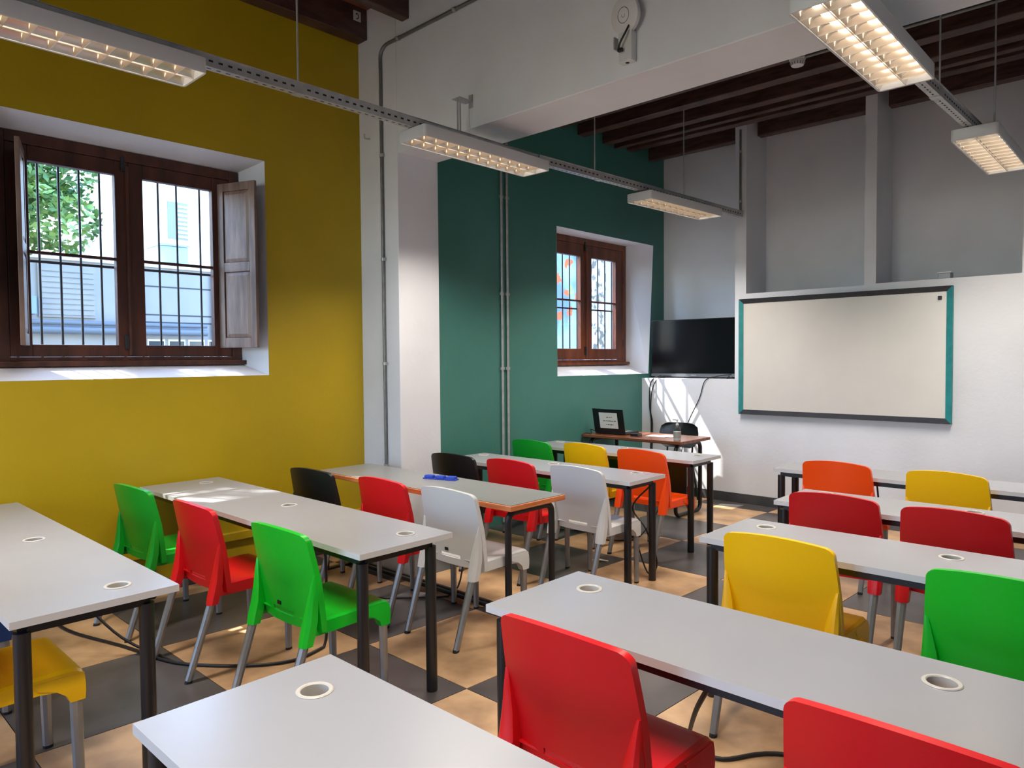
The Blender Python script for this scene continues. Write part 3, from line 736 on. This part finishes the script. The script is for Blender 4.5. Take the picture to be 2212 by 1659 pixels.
    for s, nm in ((-1, 'l'), (1, 'r')):
        d['rear_'+nm] = data('leg', loft(NB(), [oval((s*.205, .003, .012), .0165, .019), oval((s*.21, .122, .37), .022, .02)]), 'leg_alu', 25)
        d['front_'+nm] = data('leg', loft(NB(), [oval((s*.203, .545, .012), .0155, .019), oval((s*.204, .54, .345), .018, .022)]), 'leg_alu', 25)
        d['rcap_'+nm] = data('foot_cap', loft(NB(), [oval((s*.205, .0, 0), .016, .019), oval((s*.205, .004, .016), .0165, .019)]), 'rubber')
        d['fcap_'+nm] = data('foot_cap', loft(NB(), [oval((s*.203, .545, 0), .015, .019), oval((s*.203, .545, .016), .0155, .019)]), 'rubber')
    d['plate'] = data('maker_plate', bx(-.036, -.010, .1415, .149, .482, .498), 'black_plastic')
    return d
CM = chair_meshes()
chairs = 0
def chair(x, y, deg, col, label, plate=False, group='plastic stacking chairs'):
    t = thing('stacking_chair', (x, y, 0), label, 'chair', math.radians(deg), group)
    for nm in ('seat', 'backrest'):
        o = obj(nm, CM[nm], None, t)
        o.material_slots[0].link = 'OBJECT'; o.material_slots[0].material = M['pl_'+col]
    for k in ('l', 'r'):
        a = obj('leg', CM['rear_'+k], None, t); obj('foot_cap', CM['rcap_'+k], None, a)
        a = obj('leg', CM['front_'+k], None, t); obj('foot_cap', CM['fcap_'+k], None, a)
    if plate: obj('maker_plate', CM['plate'], None, t)
    return t
CH = [
 (-3.136, .244, 0, 'yellow', 'yellow chair under the bluish desk at the left edge, only its seat showing', 0),
 (-4.0, .2, 0, 'blue', 'dark blue chair peeking out at the left edge beside the yellow seat', 0),
 (-4.48, 1.388, 4.9, 'dgreen', 'dark green chair closest to the mustard wall', 0),
 (-3.705, 1.412, 1.3, 'red', 'red chair between the two green chairs at the sunlit desk', 0),
 (-2.885, 1.44, 2.0, 'green', 'bright green chair standing between the red chair and a desk leg', 1),
 (-4.243, 2.426, 5, 'black', 'black chair left of the grey table, near the mustard wall', 0),
 (-3.576, 2.499, 1, 'red', 'red chair at the grey table between a black and a grey chair', 0),
 (-3.01, 2.535, 0, 'grey', 'light grey chair at the near side of the grey table', 1),
 (-4.074, 3.542, 4, 'black', 'black chair behind the blue erasers beside the pilaster', 0),
 (-3.524, 3.589, 1, 'red', 'red chair directly behind the far end of the grey table', 0),
 (-2.966, 3.638, -1.3, 'grey', 'light grey chair behind the right end of the grey table', 0),
 (-4.235, 4.613, -.7, 'dgreen', 'green chair in the front row before the teal wall', 0),
 (-3.715, 4.70, -3, 'yellow', 'yellow chair in the front row between green and orange chairs', 0),
 (-3.119, 4.651, -2.6, 'orange', 'orange chair in front of the brown teacher table', 0),
 (-1.733, 4.946, 0, 'orange', 'orange chair below the whiteboard on the right bank', 0),
 (-1.074, 4.924, -2.3, 'yellow', 'yellow chair below the right end of the whiteboard', 0),
 (-1.333, 3.74, 2, 'crimson', 'dark red chair right below the orange chair on the right bank', 0),
 (-.785, 3.704, -2.3, 'crimson', 'dark red chair right below the far yellow chair on the right bank', 0),
 (-1.185, 2.676, .5, 'yellow', 'large yellow chair behind the big foreground desk', 0),
 (-.42, 2.65, 0, 'green', 'bright green chair cut by the right edge', 0),
 (-1.215, 1.348, 0, 'red', 'nearest full red chair in the bottom centre foreground', 0),
 (-.40, 1.39, 0, 'red', 'red chair cut by the bottom right corner', 0),
]
for x, y, a, c, lb, pl in CH: chair(x, y, a, c, lb, pl)

# ------------------------------------------------------------------ whiteboard
t = thing('whiteboard', (-2.471, YF, .957), 'wide whiteboard with black and teal frame on the front wall', 'whiteboard')
bw, bh, fw = 1.97, 1.213, .048
obj('board_panel', bx(-bw/2+.02, bw/2-.02, -.03, -.006, .02, bh-.02), 'board', t)
def frame_bar(p0, p1, q0, q1):
    """mitred bar, bevelled inwards"""
    (ax, az), (bx_, bz), (cx_, cz), (dx_, dz) = p0, p1, q1, q0
    return loft(NB(), [[(ax, 0, az), (bx_, 0, bz), (cx_, 0, cz), (dx_, 0, dz)], [(ax, -.045, az), (bx_, -.045, bz), (cx_, -.034, cz), (dx_, -.034, dz)]])
o4 = [(-bw/2, 0), (bw/2, 0), (bw/2, bh), (-bw/2, bh)]; i4 = [(-bw/2+fw, fw), (bw/2-fw, fw), (bw/2-fw, bh-fw), (-bw/2+fw, bh-fw)]
for k, m in enumerate(('frame_black', 'frame_teal', 'frame_black', 'frame_teal')):
    o = obj('frame_bar', frame_bar(o4[k], o4[(k+1) % 4], i4[k], i4[(k+1) % 4]), m, t)
    o['label'] = 'black frame bar' if k % 2 == 0 else 'teal frame bar'
obj('pen_clip', bx(bw/2-.115, bw/2-.085, -.045, -.03, bh-.12, bh-.085), 'frame_black', t, None, .003)
t = thing('ledge_box', (-1.565, YF+.06, 2.238), 'small grey junction box on the recess ledge above the whiteboard', 'junction box')
obj('box_body', bx(-.05, .05, -.05, .05, 0, .05), 'silver_plastic', t, None, .004)
obj('lid', bx(-.054, .054, -.054, .054, .05, .058), 'white_plastic', t)

# ------------------------------------------------------------------ television on the recess ledge
t = thing('television', (-4.1, 7.42, 1.322), 'black flat television standing in the corner recess', 'television', math.radians(3))
tw, th = 1.09, .66
obj('screen_body', bx(-tw/2, tw/2, -.01, .03, .018, .018+th), 'black_plastic', t, None, .003)
obj('screen', bx(-tw/2+.008, tw/2-.008, -.0125, -.01, .06, .01+th), 'screen', t)
obj('lower_bezel', bx(-tw/2, tw/2, -.016, -.0101, .018, .052), 'silver_plastic', t, None, .002)
obj('rear_bulge', bx(-.35, .35, .03, .06, .1, .5), 'black_plastic', t, None, .01)
for sx in (-1, 1):
    bm = NB(); tube(bm, [(sx*.42, 0, .03), (sx*.44, -.1, .006)], .008, 6); tube(bm, [(sx*.42, .01, .03), (sx*.44, .12, .006)], .008, 6)
    obj('foot', bm, 'black_plastic', t)
obj('maker_mark', bx(-.03, .03, -.0165, -.016, .033, .037), 'white_plastic', t)
obj('remote_sensor', bx(.42, .46, -.02, -.016, .018, .03), 'silver_plastic', t)

def cable(pts, r, label, name='cable', k=6, group=None):
    o = Vector(pts[0]); P = smooth_path(pts, k)
    for p in P: p.z = max(p.z, r+.001)
    bm = tube(NB(), [p-o for p in P], r, 8)
    ob = obj(name, bm, 'cable', None, 60); ob.location = o
    return tag(ob, label, 'cable', group)
cable([(-4.42, 7.4, 1.34), (-4.5, 7.27, 1.338), (-4.56, 7.225, 1.25), (-4.57, 7.225, 1.0), (-4.55, 7.228, .8), (-4.565, 7.228, .3), (-4.55, 7.2, .01)], .007, 'left one of two cables hanging down from the television')
cable([(-4.38, 7.4, 1.34), (-4.46, 7.27, 1.338), (-4.53, 7.222, 1.2), (-4.555, 7.222, .95), (-4.53, 7.225, .78), (-4.54, 7.225, .4), (-4.52, 7.2, .01)], .006, 'right one of two cables hanging down from the television')
cable([(-3.62, 7.37, 1.37), (-3.75, 7.27, 1.35), (-3.86, 7.222, 1.3), (-3.93, 7.222, 1.1), (-4.08, 7.224, .8), (-4.15, 7.228, .5), (-4.18, 7.2, .05)], .005, 'thin cable slanting from the right of the television across the sunlit wall')

# ------------------------------------------------------------------ teacher table and its things
TZ = .755
t = thing('teacher_table', (-4.09, 6.36, 0), 'brown topped teacher table on looped black legs in the corner', 'table')
w, d = 1.2, .58
obj('tabletop', bx(-w/2, w/2, -d/2, d/2, TZ-.03, TZ), 'brown_top', t, None, .005)
for sx in (-1, 1):
    x = sx*(w/2-.09); ya, yb, za, zb_ = -d/2+.05, d/2-.05, .02, TZ-.05; R_ = .06
    P = []
    for cy, cz, a0 in ((yb-R_, zb_-R_, 0), (ya+R_, zb_-R_, 90), (ya+R_, za+R_, 180), (yb-R_, za+R_, 270)):
        P += [(x, cy+R_*math.cos(math.radians(a0+q*18)), cz+R_*math.sin(math.radians(a0+q*18))) for q in range(6)]
    obj('leg_loop', tube(NB(), P, .02, 10, True), 'black_metal', t, 50)
obj('rail', bx(-w/2+.1, w/2-.1, -.015, .015, TZ-.07, TZ-.035), 'black_metal', t)
# laptop, lid towards us
t = thing('laptop', (-4.42, 6.22, TZ), 'open black laptop with a paper notice on its lid', 'laptop', math.radians(2))
obj('base', bx(-.19, .19, .0, .26, .004, .028), 'black_plastic', t, None, .004)
obj('keyboard', bx(-.16, .16, .06, .2, .028, .03), 'silver_plastic', t)
lid = obj('lid', bx(-.19, .19, -.012, .0, 0, .255), 'black_plastic', t, None, .004)
lid.location = (0, .004, .024); lid.rotation_euler = (math.radians(12), 0, 0)
obj('notice', bx(-.11, .115, -.0135, -.0122, .045, .215), 'paper', lid)
bm = NB(); rnd = random.Random(3)
for z, a, b in ((.165, -.02, .045), (.125, -.065, .085), (.085, -.03, .06)):
    x = a
    while x < b:
        wv = rnd.uniform(.006, .013)
        box(bm, x, x+wv, -.0141, -.0136, z-.004, z+rnd.uniform(.002, .007)); x += wv+rnd.choice((.003, .003, .008))
o = obj('printed_lines', bm, 'ink', lid); o['label'] = 'three lines of small dark print'
t = tag(obj('power_brick', bx(-4.16, -4.06, 6.2, 6.28, TZ, TZ+.03), 'black_plastic', None, None, .006), 'black flat box lying beside the laptop', 'power adapter')
cable([(-4.62, 6.24, TZ+.02), (-4.66, 6.2, TZ+.04), (-4.6, 6.13, TZ+.006), (-4.66, 6.1, TZ+.006), (-4.668, 6.055, TZ-.05), (-4.66, 6.05, .3)], .005, 'laptop cable looping over the teacher table edge')
for k, (x, y, a) in enumerate(((-3.94, 6.38, 8), (-3.84, 6.42, -14))):
    p = obj('paper_sheet', bx(-.105, .105, -.075, .075, 0, .002), 'paper'); p.location = (x, y, TZ+.0005+.0024*k); p.rotation_euler = (0, 0, math.radians(a))
    tag(p, ('lower' if k == 0 else 'upper')+' loose white sheet on the teacher table', 'paper', 'papers on the teacher table')
t = thing('pump_bottle', (-3.575, 6.14, TZ), 'clear pump bottle of sanitiser on the table corner', 'bottle')
obj('bottle_body', lathe(NB(), [(.032, 0), (.036, .005), (.036, .1), (.03, .125), (.014, .14), (.014, .15)], 20), 'bottle', t, 40)
obj('label_band', lathe(NB(), [(.0368, .03), (.0368, .09)], 20), 'gel', t, 40)
obj('contents', lathe(NB(), [(.033, .003), (.033, .035)], 20), 'white_plastic', t, 40)
bm = lathe(NB(), [(.015, .15), (.015, .165), (.006, .168), (.006, .195), (.011, .197), (.011, .207)], 14); box(bm, -.045, .0, -.006, .006, .197, .207)
obj('pump', bm, 'white_plastic', t, 40)

# black teacher chair
t = thing('teacher_chair', (-4.06, 6.86, 0), 'black plastic chair behind the teacher table against the wall', 'chair', math.radians(183))
def slab(us, rows, th):
    bm = NB(); G_ = [[bm.verts.new(p) for p in r] for r in rows]
    for i in range(len(G_)-1):
        for j in range(len(G_[0])-1): bm.faces.new((G_[i][j], G_[i][j+1], G_[i+1][j+1], G_[i+1][j]))
    bmesh.ops.recalc_face_normals(bm, faces=bm.faces[:]); thicken(bm, th); return bm
us = [-1, -.9, -.6, -.3, 0, .3, .6, .9, 1]
rows = []
for v in (0, .1, .35, .6, .85, .95, 1):
    sq = (1-abs(2*v-1)**4)**.25 if 0 < v < 1 else .62
    rows.append([(.235*u*max(.62, sq), -.17-.05*v+.04*u*u, .57+.27*v) for u in us])
obj('backrest', slab(us, rows, .008), 'black_plastic', t, 40)
rows = [[(.21*u*(1 if .02 < v < .98 else .85), -.16+.4*v, .44+.012*u*u-.012*math.sin(math.pi*v)+(.03 if v == 0 else 0)) for u in us] for v in (0, .05, .3, .6, .9, 1)]
obj('seat', slab(us, rows, .008), 'black_plastic', t, 40)
for s in (-1, 1):
    obj('leg', tube(NB(), [(s*.17, .18, .43), (s*.2, .24, .0)], .012, 8), 'black_metal', t, 50)
    obj('leg', tube(NB(), [(s*.17, -.14, .43), (s*.2, -.22, .0)], .012, 8), 'black_metal', t, 50)
    obj('back_post', tube(NB(), smooth_path([(s*.14, -.1, .43), (s*.15, -.17, .47), (s*.15, -.2, .7)]), .01, 8), 'black_metal', t, 50)

# ------------------------------------------------------------------ cables and scraps on the floor
cable([(-4.93, 1.21, .008), (-4.63, 1.237, .008), (-4.19, 1.363, .008), (-3.81, 1.45, .008), (-3.59, 1.58, .008), (-3.42, 1.742, .008), (-3.34, 1.905, .008), (-3.38, 2.095, .008), (-3.42, 2.14, .3), (-3.43, 2.14, .67)], .008, 'black cable running across the floor behind the bright green chair')
cable([(-4.3, 1.0, .67), (-4.25, 1.08, .45), (-4.1, 1.28, .14), (-3.98, 1.43, .008), (-3.8, 1.46, .008), (-3.7, 1.5, .008)], .007, 'black cable slanting down from the bluish desk at the left edge')
cable([(-3.3, 3.3, .7), (-3.42, 3.32, .5), (-3.55, 3.3, .2), (-3.5, 3.1, .008), (-3.85, 2.75, .008), (-4.1, 2.6, .008)], .006, 'black cable drooping below the grey table')
cable([(-2.72, 4.3, .66), (-2.85, 4.28, .5), (-2.75, 4.3, .35), (-2.68, 4.33, .12), (-2.78, 4.36, .03), (-2.9, 4.35, .35), (-2.95, 4.3, .66)], .006, 'looped cable hanging from the desk under the orange chair')
cable([(-.93, 1.78, .67), (-1.1, 2.0, .45), (-1.36, 2.42, .1), (-1.40, 2.52, .008), (-1.276, 2.53, .008), (-1.136, 2.71, .008), (-.8, 2.85, .008)], .008, 'thick black cable hanging from the big foreground desk')
cable([(-1.2, 3.15, .008), (-.95, 3.3, .008), (-.8, 3.45, .008), (-.55, 3.45, .3), (-.5, 3.4, .68)], .007, 'black cable on the floor behind the large yellow chair')
cable([(-1.55, 5.35, .69), (-1.53, 5.36, .4), (-1.53, 5.35, .008), (-1.3, 5.3, .008)], .006, 'black cable hanging below the desk by the whiteboard')
cable([(-4.2, 4.95, .008), (-3.9, 5.1, .008), (-3.6, 4.98, .008), (-3.4, 5.15, .008), (-3.3, 5.4, .3), (-3.3, 5.45, .68)], .006, 'tangled cable on the floor under the front row desk')
s = obj('paper_scrap', loft(NB(), [[(-.06, -.012, .0), (-.06, .012, 0), (-.06, .012, .002), (-.06, -.012, .002)], [(0, -.02, .008), (0, .02, .008), (0, .02, .01), (0, -.02, .01)], [(.07, -.01, .0), (.07, .012, 0), (.07, .012, .002), (.07, -.01, .002)]]), 'paper')
s.location = (-3.27, 4.45, 0); s.rotation_euler = (0, 0, .5); tag(s, 'curled pale paper scrap on the floor near the far grey chair', 'scrap')

# ------------------------------------------------------------------ outside
struct('ground_street', bx(-40, OUT1-.02, -30, 40, -.6, -.5), 'street', 'pale street outside the windows', 'street')
b = thing('low_building', (-12, 3.5, -.5), 'low grey building with pipes across the street', 'building')
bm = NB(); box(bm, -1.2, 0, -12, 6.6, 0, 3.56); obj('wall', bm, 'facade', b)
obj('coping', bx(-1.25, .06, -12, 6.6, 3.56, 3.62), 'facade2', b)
for z in (2.68, 2.8, 3.25): obj('joint_line', bx(0, .006, .75, 6.6, z, z+.02), 'facade_line', b)
for y in (.75, 1.9): obj('downpipe', tube(NB(), [(.04, y, 0), (.04, y, 3.5)], .03, 8), 'facade', b, 60)
sh = obj('roller_shutter', bx(.0, .03, -.62, .12, 2.72, 3.5), 'facade', b)
for k in range(9): obj('slat', bx(.03, .045, -.6, .1, 2.76+.078*k, 2.815+.078*k), 'facade', sh)
obj('wall_cabinet', bx(0, .18, -.9, -.68, 2.75, 3.0), 'tank', b)
for z, r in ((2.64, .035), (2.53, .055)): obj('pipe', tube(NB(), [(.12, -6, z), (.12, 1.75, z)], r, 10), 'pipe', b, 60)
for k in range(4):
    w_ = obj('window', bx(-.02, .012, .85+.32*k, 1.12+.32*k, 2.0, 2.42), 'facade2', b); obj('pane', bx(.012, .016, .87+.32*k, 1.10+.32*k, 2.03, 2.39), 'dark_pane', w_)
b = thing('white_tower', (-19, 8.2, -.5), 'tall white building with a small shuttered window behind', 'building')
bm = NB(); box(bm, -6, 0, -2.9, 6, 0, 9); obj('wall', bm, 'facade2', b)
w_ = obj('window', bx(0, .03, -.75, -.25, 5.2, 6.15), 'pipe', b)
for k in range(8): obj('slat', bx(.03, .05, -.5, -.26, 5.25+.11*k, 5.3+.11*k), 'facade2', w_)
obj('awning', loft(NB(), [[(0, -1.6, 4.55), (0, -.9, 4.55), (0, -.9, 4.6), (0, -1.6, 4.6)], [(.5, -1.6, 4.4), (.5, -.9, 4.4), (.5, -.9, 4.44), (.5, -1.6, 4.44)]]), 'pipe', b)
b = thing('water_tank', (-12.5, 4.93, 3.12), 'pale blue roof tank above the grey building', 'tank')
obj('tank_body', bx(-.4, .2, -.24, .24, .0, .36), 'tank', b, None, .03)
obj('tank_lid', bx(-.42, .22, -.25, .25, .36, .39), 'tank', b, None, .01)
m = thing('mural_wall', (-9, 12, -.5), 'outdoor wall with a flower mural seen through the small window', 'wall')
obj('mural_panel', bx(-.2, 0, -4, -.36, 0, 5.5), 'mural', m)
obj('mosaic_column', bx(-.2, .08, -.36, .42, 0, 5.5), 'mosaic', m)
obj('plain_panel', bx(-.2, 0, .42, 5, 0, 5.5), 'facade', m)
# street tree
t = thing('street_tree', (-10.6, -.4, -.5), 'leafy green tree seen through the large window', 'tree')
obj('trunk', tube(NB(), smooth_path([(0, 0, 0), (.1, .1, 2), (-.1, .4, 4), (.1, .5, 6.5)]), .16, 10), 'bark', t, 60)
rnd = random.Random(11)
blobs = [(.7, 2.0, 4.2, .92), (.8, 2.85, 4.35, .55), (.5, 2.5, 4.95, .85), (.9, 2.55, 3.85, .56), (1.0, 2.95, 3.72, .42), (.9, 2.2, 3.7, .45), (.6, 1.2, 4.2, .9), (-.3, 1.0, 5.5, 1.4), (.4, 2.2, 6.2, 1.2), (.2, .6, 7.4, 1.7), (.9, .35, 10.0, .55), (-.9, -.9, 5.8, 1.3), (-.6, 2.0, 7.7, 1.3)]  # the small topmost blob is unseen, added to dapple sun through the right pane
bm = NB()
for bx0, by0, bz0, br in blobs:
    for k in range(int(2600*br*br)):
        v = Vector((rnd.gauss(0, 1), rnd.gauss(0, 1), rnd.gauss(0, 1))).normalized()*br*rnd.uniform(.55, 1.0)**.5
        p = Vector((bx0, by0, bz0))+v
        a = Vector((rnd.gauss(0, 1), rnd.gauss(0, 1), rnd.gauss(0, .6))).normalized(); c = a.cross(Vector((rnd.gauss(0, 1), rnd.gauss(0, 1), rnd.gauss(0, 1)))).normalized()
        s_ = rnd.uniform(.035, .075)
        bm.faces.new([bm.verts.new(p-a*s_), bm.verts.new(p+c*s_*.5), bm.verts.new(p+a*s_), bm.verts.new(p-c*s_*.5)])
f = obj('foliage', bm, 'leaf', t); f['kind'] = 'stuff'
